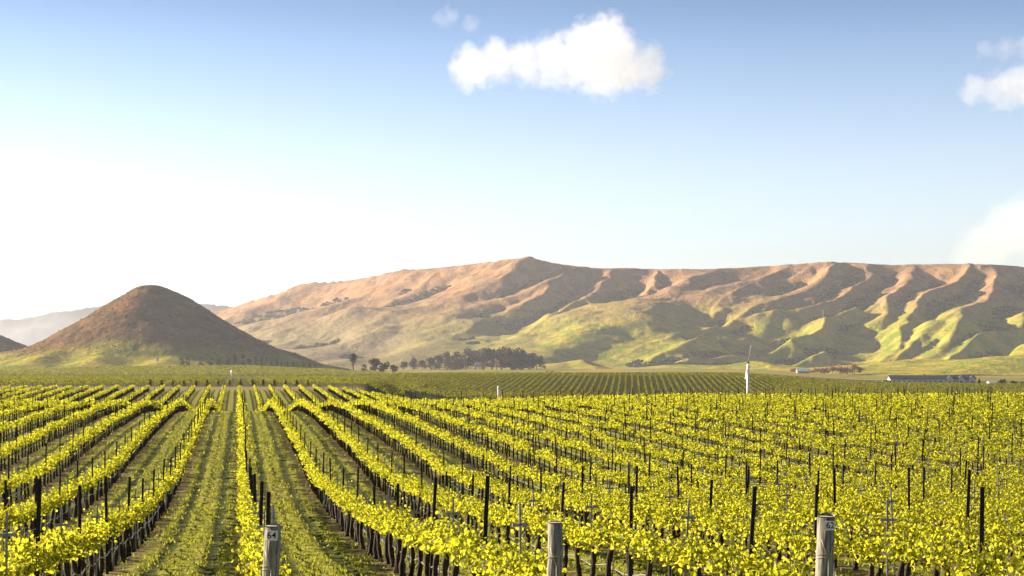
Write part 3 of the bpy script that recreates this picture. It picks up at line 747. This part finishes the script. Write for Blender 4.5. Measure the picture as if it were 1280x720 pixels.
far_block('distant_vineyard', 'flat dark green vineyard strip at the foot of the cone hill',
          rows_pts(YAW + R(84), (-800, 900), 3.4, 160, 1100, 0.42, lambda p, D: (p > -60) & (p < 500 - (D - 1050) * 0.05) & (D > 1050) & (D < 1440)), (0.6, 1.1))
far_block('distant_vineyard', 'combed vine rows running down the far slope below the hills',
          rows_pts(YAW + R((790 - 640) / F * 57.3), to_world(0.075 * 470, 470), 2.45, 75, 260, 0.12, lambda p, D: (p > 470 - (D - 560) * 0.1) & (p < 1290) & (D > 480) & (D < 712)), (0.35, 0.6), wid=0.14)
far_block('distant_vineyard', 'smooth green vineyard band above the combed rows',
          rows_pts(YAW + R(92), (-300, 640), 3.0, 160, 900, 0.34, lambda p, D: (p > 480) & (p < 1300) & (D > 722) & (D < 960)), (0.55, 0.95))

# ------------------------------------------------------------------ trees and shrubs
M_tbark = simple('tree_bark', (0.10, 0.075, 0.055), (0.05, 0.04, 0.03), 3, stretch=(1, 1, 0.3))
M_dark = leafmat('dark_foliage', (0.016, 0.024, 0.009), (0.032, 0.042, 0.014), (0.05, 0.06, 0.015), 0.25)
M_conif = leafmat('conifer_foliage', (0.012, 0.022, 0.012), (0.022, 0.032, 0.014), (0.03, 0.04, 0.012), 0.2)
M_purple = leafmat('budding_foliage', (0.038, 0.030, 0.036), (0.060, 0.045, 0.046), (0.10, 0.07, 0.055), 0.28)
M_tan = leafmat('tan_foliage', (0.22, 0.14, 0.065), (0.28, 0.19, 0.09), (0.35, 0.22, 0.08), 0.35)
M_red = leafmat('reddish_foliage', (0.22, 0.10, 0.06), (0.27, 0.15, 0.08), (0.38, 0.17, 0.08), 0.35)
M_shrub = leafmat('brown_shrub_foliage', (0.035, 0.025, 0.015), (0.05, 0.04, 0.018), (0.08, 0.05, 0.02), 0.25)
def ground_at(px, D, how=None):
    x, y = to_world((px - 640) / F * D, D); return x, y, (how or Tz)(x, y)
def tree(name, px, ytop, D, wpx, label, group, m, shape='round', how=None, cat='tree', nc=9, nl=55, trunk=0.18, sink=0.0):
    x, y, z = ground_at(px, D, how); H = (HOR - ytop) / F * D - z; wd = wpx / F * D / 2
    H = max(H, wd * 0.5)
    root = empty(name, (x, y, z - sink), rng.uniform(0, 6))
    t = MB(); tube(t, [(0, 0, -0.6), (0.02 * H, 0, H * 0.35), (0, 0.02 * H, H * 0.8)], [0.035 * H, 0.025 * H, 0.008 * H], 7)
    if shape == 'round':
        for k in range(5):
            a = k * 1.257 + rng.uniform(0, .6); e = np.array([math.cos(a) * wd * 0.6, math.sin(a) * wd * 0.6, H * rng.uniform(.5, .8)]); s = np.array([0.015 * H, 0, H * rng.uniform(.2, .38)])
            tube(t, [s, (s + e) / 2 + [0, 0, .02 * H], e], [0.014 * H, 0.01 * H, 0.004 * H], 5)
    link('trunk', t.mesh('trunk', M_tbark, True), root)
    c = MB(); C = []
    if shape == 'cone':
        n = nc * nl; f = rng.random(n) ** 0.8; hz = H * (0.06 + 0.94 * f); rr = wd * (1 - f) ** 0.8 * np.sqrt(rng.random(n)) * (0.8 + 0.3 * np.sin(f * 38)); a = rng.uniform(0, 6.283, n)
        C = np.stack([rr * np.cos(a), rr * np.sin(a), hz], 1); sz = rng.uniform(0.10, 0.22, n) * wd * 1.6
    else:
        for k in range(nc):
            a = rng.uniform(0, 6.283); f = rng.random(); r0 = wd * 0.62 * math.sqrt(rng.random()); zc = H * (trunk + 0.22 + (0.62 - trunk * 0.6) * f); cr = wd * rng.uniform(0.32, 0.52) * (1.15 - 0.35 * f)
            g = rng.normal(size=(nl, 3)); g = g / np.linalg.norm(g, axis=1)[:, None] * (rng.random((nl, 1)) ** 0.4); g[:, 2] *= min(1.0, 0.24 * H / cr)
            cen = np.array([r0 * math.cos(a) * (1.1 - .4 * f), r0 * math.sin(a) * (1.1 - .4 * f), min(zc, H - cr * min(1.0, 0.24 * H / cr))]); C.append(cen + g * cr)
        C = np.concatenate(C); sz = rng.uniform(0.12, 0.26, len(C)) * wd * 0.95
    cards(c, C, sz, (1.0, (0, 0, 0.2)))
    link('crown', c.mesh('crown', m), root)
    tag(root, label, cat, group)
    return root
# oaks beyond the crest, beside the cone hill
tree('oak_tree', 442, 440.5, 1520, 15, 'tall narrow dark tree standing beside the low tree clump', 'dark trees beyond the vineyard crest', M_dark, nc=12)
tree('oak_tree', 467, 448, 1520, 22, 'rounded dark tree, tallest of the low clump', 'dark trees beyond the vineyard crest', M_dark, trunk=0.05)
tree('oak_tree', 480, 452, 1530, 20, 'middle dark tree of the low clump', 'dark trees beyond the vineyard crest', M_dark, trunk=0.05)
tree('oak_tree', 492, 456, 1540, 16, 'lowest dark tree at the end of the clump', 'dark trees beyond the vineyard crest', M_dark, trunk=0.03)
tree('oak_tree', 456, 455, 1510, 10, 'small dark bush between the tall tree and the clump', 'dark trees beyond the vineyard crest', M_dark, trunk=0.03)
for px, yt, w, q in ((684, 463, 6, 'first'), (691, 463.5, 6, 'second')):
    tree('shrub', px, yt, 990, w, '%s of two small round dark bushes on the green band' % q, 'pair of small round bushes', M_dark, cat='bush', nc=5, nl=40, trunk=0.02)
# grove of greyish purple trees below the hills
gv = [(505, 451, 8), (518, 447, 10), (528, 449, 9), (539, 446, 11), (549, 443, 12), (560, 438, 14), (571, 438, 14), (582, 434, 16), (594, 436, 15), (604, 433, 16), (615, 433, 16), (627, 431, 17), (639, 432, 17), (650, 434, 16), (661, 438, 15), (671, 443, 14), (642, 441, 15), (575, 447, 13), (653, 446, 14)]
for i, (px, yt, w) in enumerate(gv):
    tree('grove_tree', px, yt, 2330 + (i % 3) * 25, w * 1.7, 'greyish purple tree, %s along the grove counted from the dark clump' % ordinal(i + 1) if i < 16 else ('low purple tree at the front of the grove beside the tan tree', 'low purple tree at the front of the grove near the small house', 'low purple tree at the front corner of the grove')[i - 16],
         'trees of the grove below the hills', M_purple, nc=14, nl=50, trunk=-0.05)
tree('grove_tree', 621, 447, 2270, 10, 'tan tree glowing at the front of the purple grove', 'trees of the grove below the hills', M_tan, trunk=0.05)
# row of conifers at the foot of the cone hill
for i, (px, yt) in enumerate([(320, 444), (327, 444.5), (333, 445), (339, 446.5), (346, 447.5), (352, 450.5), (359, 451.5), (366, 452), (380, 453.5), (387, 454), (394, 455)]):
    tree('conifer', px, yt, 1640, 8.5 - i * 0.2, 'small dark conifer, %s in the line at the cone hill foot' % ordinal(i + 1), 'line of small conifers at the cone hill', M_conif, 'cone', conez, nc=6, nl=40)
for i, (px, yt, w, l) in enumerate([(252, 445, 12, 'dark tree at the near end of the farm grove'), (264, 445.5, 13, 'dark tree second in the farm grove'), (274, 444, 13, 'dark tree third in the farm grove'), (284, 443, 14, 'dark tree fourth in the farm grove'), (294, 441, 13, 'tallest dark tree in the farm grove under the cone hill'), (304, 440.5, 12, 'dark tree beside the tallest one in the farm grove'), (312, 446, 10, 'last dark tree of the farm grove next to the conifers'), (227, 442, 11, 'dark bush on the bare patch of the cone hill'), (234, 443, 9, 'smaller dark bush on the bare patch of the cone hill')]):
    tree('farm_tree', px, yt, 1640 if i < 7 else 1760, w, l, 'dark trees under the cone hill', M_dark, how=conez, nc=8, nl=45, trunk=0.04)
# reddish trees by the pale barn
for i, (px, yt, w) in enumerate([(991, 463, 8), (1013, 464, 9), (1022, 462, 9), (1031, 461, 10), (1040, 459, 11), (1050, 458, 11), (1059, 457, 11), (1068, 458, 10), (1076, 461, 9)]):
    tree('reddish_tree', px, yt - 2.5, 2130, w * 1.6, 'reddish bare tree, %s along the line beside the pale barn' % ordinal(i + 1), 'reddish trees below the hills', M_red, nc=8, nl=45, trunk=0.05, how=hillz)
for px, yt, w, l in ((1103, 451, 6, 'slim reddish tree alone at the gully mouth'), (1112, 448, 10, 'rounder reddish tree at the gully mouth'), (1172, 452, 11, 'wide reddish tree at the foot of the green spur'), (1182, 450, 12, 'taller reddish tree at the foot of the green spur')):
    tree('reddish_tree', px, yt, 2560, w, l, 'reddish trees below the hills', M_red, nc=8, nl=45, trunk=0.05, how=hillz)
# by the winery
tree('conifer', 1224, 473.5, 1120, 7, 'small dark conifer at the gable end of the long white building', None, M_conif, 'cone', nc=6)
tree('oak_tree', 1254, 474, 1130, 13, 'rounded dark tree between the white shed and the frame edge', 'dark trees past the white shed', M_dark, trunk=0.05)
tree('oak_tree', 1268, 476, 1140, 13, 'lower brown-green tree next to the rounded dark tree', 'dark trees past the white shed', M_shrub, trunk=0.03)
tree('oak_tree', 1280, 477, 1150, 12, 'low dark tree cut by the frame edge', 'dark trees past the white shed', M_dark, trunk=0.03)
tree('shrub', 1233, 479, 1100, 7, 'low dark bush between the conifer and the white shed', None, M_dark, cat='bush', nc=5, nl=40, trunk=0.02)
# shrubs at the heads of the far rows
for i, px in enumerate([188, 202, 216, 230, 245, 259, 273, 287, 301, 316, 329, 343, 357, 371, 385]):
    tree('cone_shrub', px, 474.2 + rng.uniform(-.4, .8), 350, rng.uniform(5.5, 8.5), 'small dark conical shrub, %s along the lane at the vine row ends' % ordinal(i + 1), 'dark conical shrubs along the lane', M_shrub, 'cone', cat='shrub', nc=6, nl=50)

# scrub in the folds of the hills: uncountable
def build_scrub():
    Zs = HZ.copy()
    for _ in range(5):
        Zp = np.pad(Zs, 6, mode='edge'); cs_ = np.cumsum(np.cumsum(Zp, 0), 1); cs_ = np.pad(cs_, ((1, 0), (1, 0))); k = 13
        Zs = (cs_[k:, k:] - cs_[:-k, k:] - cs_[k:, :-k] + cs_[:-k, :-k]) / (k * k)
    hollow = Zs - HZ
    h, w = HZ.shape; ii = rng.integers(0, h, 110000); jj = rng.integers(0, w, 110000)
    d = 2050 + 0 * ii; hv = hollow[ii, jj]; zz = HZ[ii, jj]; nzv = vn.fbm(HX[ii, jj] / 160, HY[ii, jj] / 160, 3)
    ok = (hv + 8 * nzv > 5.6) & (zz > 12) & (zz < 230) & (ii < 290)
    ii, jj = ii[ok], jj[ok]; mb = MB(); per = 9
    n = len(ii); r = rng.uniform(3.0, 6.5, n)
    c = np.stack([HX[ii, jj], HY[ii, jj], HZ[ii, jj]], 1)
    g = rng.normal(size=(n, per, 3)); g /= np.linalg.norm(g, axis=2)[..., None]; g[..., 2] = np.abs(g[..., 2]) * 0.8
    C = (c[:, None, :] + g * r[:, None, None]).reshape(-1, 3)
    cards(mb, C, np.repeat(r, per) * rng.uniform(0.9, 1.5, n * per))
    # also sprinkled on the cone hill
    h, w = CZ.shape; ii = rng.integers(0, h, 10000); jj = rng.integers(0, w, 10000); zz = CZ[ii, jj]; ok = (zz > 22) & (vn2.fbm(CX[ii, jj] / 60, CY_[ii, jj] / 60, 3) + zz / 220 > 0.12)
    ii, jj = ii[ok], jj[ok]; n = len(ii); r = rng.uniform(0.5, 1.3, n); c = np.stack([CX[ii, jj], CY_[ii, jj], CZ[ii, jj]], 1); per = 5
    g = rng.normal(size=(n, per, 3)); g /= np.linalg.norm(g, axis=2)[..., None]; g[..., 2] = np.abs(g[..., 2]) * 0.7
    cards(mb, (c[:, None, :] + g * r[:, None, None]).reshape(-1, 3), np.repeat(r, per) * rng.uniform(0.9, 1.5, n * per))
    tag(link('hillside_scrub', mb.mesh('hillside_scrub', M_dark)), 'dark scrub growing in the folds of the hills', 'scrub', None, 'stuff')
build_scrub()

# ------------------------------------------------------------------ frost fans, standpipe, poles
M_white = simple('white_paint', (0.78, 0.76, 0.76), (0.66, 0.64, 0.65), 3, 0.5, 0.4)
M_hub = simple('dark_gearbox', (0.05, 0.04, 0.045), (0.03, 0.025, 0.025), 5, 0.6)
M_pole = simple('utility_pole_wood', (0.14, 0.11, 0.09), (0.09, 0.07, 0.055), 3)
def blade_mesh(Ln, ch):
    mb = MB(); n = 9; t = np.linspace(0, 1, n); v = []
    for q in t:
        c = ch * (0.55 + 0.6 * q - 0.55 * q * q); tw = R(28 - 20 * q)
        for a, b in ((-0.5, 0.0), (-0.1, 0.09), (0.5, 0.0), (-0.1, -0.05)):
            xx, yy = a * c, b * c; v.append((xx * math.cos(tw) - yy * math.sin(tw), xx * math.sin(tw) + yy * math.cos(tw), 0.15 + q * Ln))
    qd = [(i * 4 + k, i * 4 + (k + 1) % 4, (i + 1) * 4 + (k + 1) % 4, (i + 1) * 4 + k) for i in range(n - 1) for k in range(4)] + [(3, 2, 1, 0), tuple((n - 1) * 4 + k for k in range(4))]
    mb.add(v, qd); return mb.mesh('blade', M_white, True)
def frost_fan(px, hub_y, D, rt, bl, tilt, label, gap=0.0, ch=0.34):
    x, y, z = ground_at(px, D); hz = (HOR - hub_y) / F * D - z
    root = empty('frost_fan', (x, y, z), -YAW); tag(root, label, 'wind machine')
    t = MB(); tube(t, [(0, 0, -0.5), (0, 0, hz * 0.5), (0, 0, hz - 0.25)], [rt * 1.1, rt, rt * 0.9], 16); link('tower', t.mesh('tower', M_white, True), root)
    g = MB(); tube(g, [(0, 0.25, hz), (0, -0.15, hz), (0, -0.62, hz + 0.06)], [0.16, 0.24, 0.17], 12); tube(g, [(0, 0, hz - 0.28), (0, 0, hz + 0.05)], [0.17, 0.17], 10); hb = link('gearbox', g.mesh('gearbox', M_hub, True), root)
    bm = blade_mesh(bl, ch)
    for s in (0, 1):
        b = link('blade', bm, root); b.location = (0, -0.50, hz + 0.05); b.rotation_euler = (0, tilt + s * math.pi, 0)
    c = MB(); box(c, (rt + 0.62, 0, 0.6), (1.0, 0.8, 1.3)); link('engine_box', c.mesh('engine_box', M_white), root)
    return root
frost_fan(935, 453.5, 285, 0.27, 2.95, R(10), 'tall white frost fan tower with two slim blades rising above the vines')
frost_fan(289.5, 462, 960, 0.40, 2.2, R(12), 'tiny white frost fan standing before the green strip under the cone hill', ch=0.55)
def standpipe():
    D = 300; x, y, z = ground_at(623.5, D); h = (HOR - 482.5) / F * D - z
    t = MB(); tube(t, [(0, 0, -0.3), (0, 0, h - 0.12), (0, 0, h), (0, 0, h + 0.05)], [0.25, 0.24, 0.24, 0.12], 16)
    o = link('standpipe', t.mesh('standpipe', M_white, True)); o.location = (x, y, z); tag(o, 'short white pipe tower with a thin rod above the far edge of the vines', 'pipe')
    r = MB(); tube(r, [(0.18, 0, h - 0.6), (0.2, 0, h + 0.4), (0.28, 0, h + 0.95)], [0.05, 0.04, 0.03], 6); link('rod', r.mesh('rod', M_galv), o)
    b = MB(); tube(b, [(0, 0, h - 0.5), (0, 0, h - 0.36)], [0.275, 0.275], 16); link('collar', b.mesh('collar', M_galv), o)
standpipe()
def utility_pole(px, ytop, D, label, how, rad=0.22, arm=1.2, tall=None):
    x, y, z = ground_at(px, D, how); h = (HOR - ytop) / F * D - z
    t = MB(); tube(t, [(0, 0, -1), (0, 0, h * .5), (0, 0, h)], [rad * 1.2, rad, rad * 0.75], 8); o = link('utility_pole', t.mesh('utility_pole', M_pole, True)); o.location = (x, y, z)
    tag(o, label, 'pole')
    a = MB(); box(a, (0, -rad - 0.1, h - 0.7), (arm * 2, 0.18, 0.2)); link('cross_arm', a.mesh('cross_arm', M_pole), o)
    for k in (-1, 0, 1):
        i = MB(); tube(i, [(k * arm * .85, -rad - .1, h - .598), (k * arm * .85, -rad - .1, h - .35)], [0.09, 0.06], 6); link('insulator', i.mesh('insulator', M_galv), o)
utility_pole(1066, 449, 2060, 'slender utility pole rising from the reddish trees', hillz)
utility_pole(1048, 453, 2500, 'fainter utility pole behind the reddish trees', hillz)
def mast():
    D = 3250; x, y = to_world((1029 - 640) / F * D, D)
    best = max(np.arange(2900, 3700, 20.0), key=lambda d: (hillz(*to_world((1029 - 640) / F * d, d)) / d) if d < 3500 else -1)
    x, y, z = ground_at(1029, best, hillz); h = 17.0
    t = MB()
    for s in (-1, 1): tube(t, [(s * 1.1, 0, -2), (s * 0.25, 0, h)], [0.3, 0.2], 5)
    for k in range(6): tube(t, [(-1.0 + k * .14, 0, k * 2.7), (1.0 - (k + 1) * .14, 0, (k + 1) * 2.7)], [0.14, 0.14], 4)
    o = link('lattice_mast', t.mesh('lattice_mast', M_galv)); o.location = (x, y, z); tag(o, 'thin lattice mast on a knoll of the dark hillside', 'mast')
mast()

# ------------------------------------------------------------------ buildings
M_roof = simple('slate_roof', (0.085, 0.09, 0.12), (0.055, 0.06, 0.085), 0.6, 0.8, 0.2, (1, 6, 1))
M_wall = simple('cream_wall', (0.70, 0.66, 0.62), (0.60, 0.56, 0.53), 0.4, 0.9)
M_glass = simple('dark_window', (0.03, 0.035, 0.045), (0.05, 0.055, 0.07), 0.5, 0.15, 0.6)
M_tin = simple('pale_tin_roof', (0.66, 0.69, 0.76), (0.52, 0.55, 0.62), 0.8, 0.45, 0.5)
M_frame = simple('window_frame', (0.75, 0.74, 0.72), None, 1.0)
def gable_shape(w, eave, ridge): return [(-w / 2, -1.5), (w / 2, -1.5), (w / 2, eave), (0, ridge), (-w / 2, eave)]
def roof_part(w, eave, ridge, x0, x1, th=0.3, over=0.6):
    mb = MB(); sl = (ridge - eave) / (w / 2)
    a = [(-w / 2 - over, eave - over * sl + 0.02), (0, ridge + 0.02), (w / 2 + over, eave - over * sl + 0.02)]
    b = [(p, z + th) for p, z in a]; prism(mb, [a[0], a[1], b[1], b[0]], x0, x1, 'x'); prism(mb, [a[1], a[2], b[2], b[1]], x0, x1, 'x')
    return mb
def window(root, c, w, h, face='y'):
    f = MB()
    x, y, z = c
    if face == 'y':
        for dz in (-h / 2, h / 2): box(f, (x, y - .04, z + dz), (w + 0.24, 0.1, 0.14))
        for dx in (-w / 2, w / 2): box(f, (x + dx, y - .04, z), (0.13, 0.098, h - 0.15))
        p = MB(); box(p, (x, y - 0.01, z), (w, 0.04, h))
    else:
        for dz in (-h / 2, h / 2): box(f, (x + .04, y, z + dz), (0.1, w + 0.24, 0.14))
        for dx in (-w / 2, w / 2): box(f, (x + .04, y + dx, z), (0.098, 0.13, h - 0.15))
        p = MB(); box(p, (x + 0.01, y, z), (0.04, w, h))
    fo = link('window', f.mesh('window', M_frame), root); link('pane', p.mesh('pane', M_glass), fo)
def winery():
    D = 1120; x, y, z = ground_at(1164, D); Wd = 106 / F * D; k = D / F
    z = (HOR - 481.2) / F * D
    root = empty('winery_building', (x, y, z), -YAW + R(-4)); tag(root, 'long low white building under one dark roof with gabled fronts', 'building')
    hl = Wd / 2; w = 13.0; ev = 4.2; rg = 6.5
    mb = MB(); prism(mb, gable_shape(w, ev, rg), -hl + .5, hl - .5, 'x'); link('wall', mb.mesh('wall', M_wall), root)
    link('roof', roof_part(w, ev, rg, -hl, hl).mesh('roof', M_roof), root)
    for px in (hl - 3.0, hl - 10.5, hl - 18.0):
        g = MB(); s = 4.4; v = [(px - s / 2, -1.5), (px + s / 2, -1.5), (px + s / 2, ev), (px, ev + 2.1), (px - s / 2, ev)]
        prism(g, v, -w / 2 - 1.3, -w / 2 + 3.0, 'y'); gf = link('gable_front', g.mesh('gable_front', M_wall), root)
        r = MB(); 
        for sgn in (-1, 1):
            a = [(px, ev + 2.12), (px + sgn * (s / 2 + .4), ev - 0.28), (px + sgn * (s / 2 + .4), ev - 0.02), (px, ev + 2.4)]; prism(r, a, -w / 2 - 1.6, -w / 2 + 3.4, 'y')
        link('gable_roof', r.mesh('gable_roof', M_roof), gf)
        d = MB(); box(d, (px, -w / 2 - 1.31, 1.35), (1.8, 0.06, 2.7)); link('door', d.mesh('door', M_glass), gf)
    for i in range(15):
        px = -hl + 3 + i * (Wd - 6) / 15.0
        if min(abs(px - hl + g) for g in (3.0, 10.5, 18.0)) < 3.2: continue
        window(root, (px, -w / 2 - 0.01, 2.1), 1.5, 1.8)
    for yy in (-3.2, 0.2, 3.4): window(root, (hl - 0.49, yy, 2.0), 1.3, 1.8, 'x')
    c = MB(); box(c, (-5, 0.8, rg + 0.6), (1.0, 1.0, 1.6)); link('vent', c.mesh('vent', M_galv), root)
    # planted bank in front of its long side
winery()
def shed(name, px, py, D, wpx, dep, ev, rg, roofm, wallm, label, rz=0.0, how=None, nw=2, cat='building'):
    x, y, zg = ground_at(px, D, how); z = max((HOR - py) / F * D, zg - 0.3); Wd = wpx / F * D
    root = empty(name, (x, y, z), -YAW + rz); tag(root, label, cat)
    mb = MB(); prism(mb, gable_shape(dep, ev, rg), -Wd / 2 + .3, Wd / 2 - .3, 'x'); link('wall', mb.mesh('wall', wallm), root)
    link('roof', roof_part(dep, ev, rg, -Wd / 2, Wd / 2).mesh('roof', roofm), root)
    d = MB(); box(d, (-Wd * 0.12, -dep / 2 - 0.01, 1.05), (1.1, 0.06, 2.1)); link('door', d.mesh('door', M_glass), root)
    for i in range(nw): window(root, (Wd * (0.14 + 0.22 * i), -dep / 2 - .01, 1.5), 1.0, 1.1)
M_greyw = simple('grey_wall', (0.30, 0.28, 0.30), (0.24, 0.22, 0.24), 0.5)
shed('farmhouse', 597, 458, 2260, 8, 9, 2.8, 6.0, M_tin, M_greyw, 'small farmhouse with a bright pale roof before the purple grove')
shed('farm_barn', 1003, 466.5, 2090, 15, 12, 2.6, 5.6, M_tin, M_greyw, 'pale roofed barn half hidden among the reddish trees', how=hillz)
shed('farm_shed', 1108, 480.5, 1090, 10, 6, 1.6, 2.6, M_roof, M_greyw, 'low grey shed at the far end of the long white building')
shed('farm_shed', 1240, 482, 1080, 11, 6, 1.6, 2.7, M_tin, M_wall, 'low white shed between the conifer and the dark trees')
shed('farm_shed', 197, 450.5, 1720, 3.2, 3, 1.8, 2.8, M_white, M_white, 'tiny white shed at the foot of the cone hill', how=conez, nw=0)

# ------------------------------------------------------------------ clouds: lobes of scattering vapour, above and behind everything
def cloud(name, label, D, lobes, dens, nscale, depth=0.8, er=0.55):
    """lobes: (px, py, radius in px). The vapour thins out towards each lobe's rim and is broken up by noise."""
    cen = [np.array(P(a, b, D)) for a, b, r in lobes]; u = D / F
    org = np.mean(cen, 0); bm = bmesh.new()
    for c, (a, b, r) in zip(cen, lobes):
        bmesh.ops.create_icosphere(bm, subdivisions=2, radius=r * u * 1.12, matrix=Matrix.Translation(Vector(c - org)))
    me = bpy.data.meshes.new(name); bm.to_mesh(me); bm.free()
    m, nt, o = mat(name + '_vapour'); me.materials.append(m)
    ob = link(name, me); ob.location = org
    md = ob.modifiers.new('union', 'REMESH'); md.mode = 'VOXEL'; md.voxel_size = max(r for _, _, r in lobes) * u / 9
    tc = nt.nodes.new('ShaderNodeTexCoord').outputs['Object']
    acc = None
    for c, (a, b, r) in zip(cen, lobes):
        vm = nt.nodes.new('ShaderNodeVectorMath'); vm.operation = 'DISTANCE'; L(nt, tc, vm.inputs[0]); vm.inputs[1].default_value = Vector(c - org)
        f = math_(nt, 'SUBTRACT', 1.0, math_(nt, 'DIVIDE', vm.outputs['Value'], r * u))
        acc = f if acc is None else math_(nt, 'SMOOTH_MAX', acc, f, 0.25)
    nz = noise(nt, tc, nscale / u, 6, 0.6, 0.2)
    t = math_(nt, 'ADD', acc, math_(nt, 'MULTIPLY', math_(nt, 'SUBTRACT', nz, 0.5), er * 2))
    d = math_(nt, 'MULTIPLY', mrange(nt, t, 0.02, 0.5), dens / u)
    pv = nt.nodes.new('ShaderNodeVolumePrincipled'); pv.inputs['Color'].default_value = (0.99, 0.99, 0.99, 1); pv.inputs['Anisotropy'].default_value = 0.2
    L(nt, d, pv.inputs['Density']); L(nt, pv.outputs[0], o.inputs['Volume'])
    tag(ob, label, 'cloud', 'clouds in the evening sky')
cloud('cloud', 'largest puffy white cloud, bright with a rounded tower', 6500,
      [(592, 84, 34), (622, 76, 32), (655, 78, 34), (690, 76, 38), (725, 72, 46), (752, 64, 52), (775, 80, 46), (808, 84, 34), (748, 92, 36)], 0.014, 0.06, er=0.85)
cloud('cloud', 'faint torn wisp above the largest cloud', 6600, [(552, 24, 14), (562, 19, 15), (588, 31, 14)], 0.005, 0.09, er=1.0)
cloud('cloud', 'white ragged cloud cut by the frame edge under the thin streak', 6500, [(1218, 112, 22), (1245, 112, 26), (1272, 108, 34), (1300, 105, 40)], 0.010, 0.055, er=0.9)
cloud('cloud', 'thin pale streak of cloud above the ragged one', 6500, [(1232, 62, 15), (1258, 60, 18), (1285, 58, 20)], 0.005, 0.07, er=1.0)
cloud('cloud', 'big soft white cloud rising behind the end of the ridge', 9500, [(1235, 305, 40), (1270, 285, 50), (1310, 280, 60), (1205, 322, 24)], 0.005, 0.03, er=0.5)
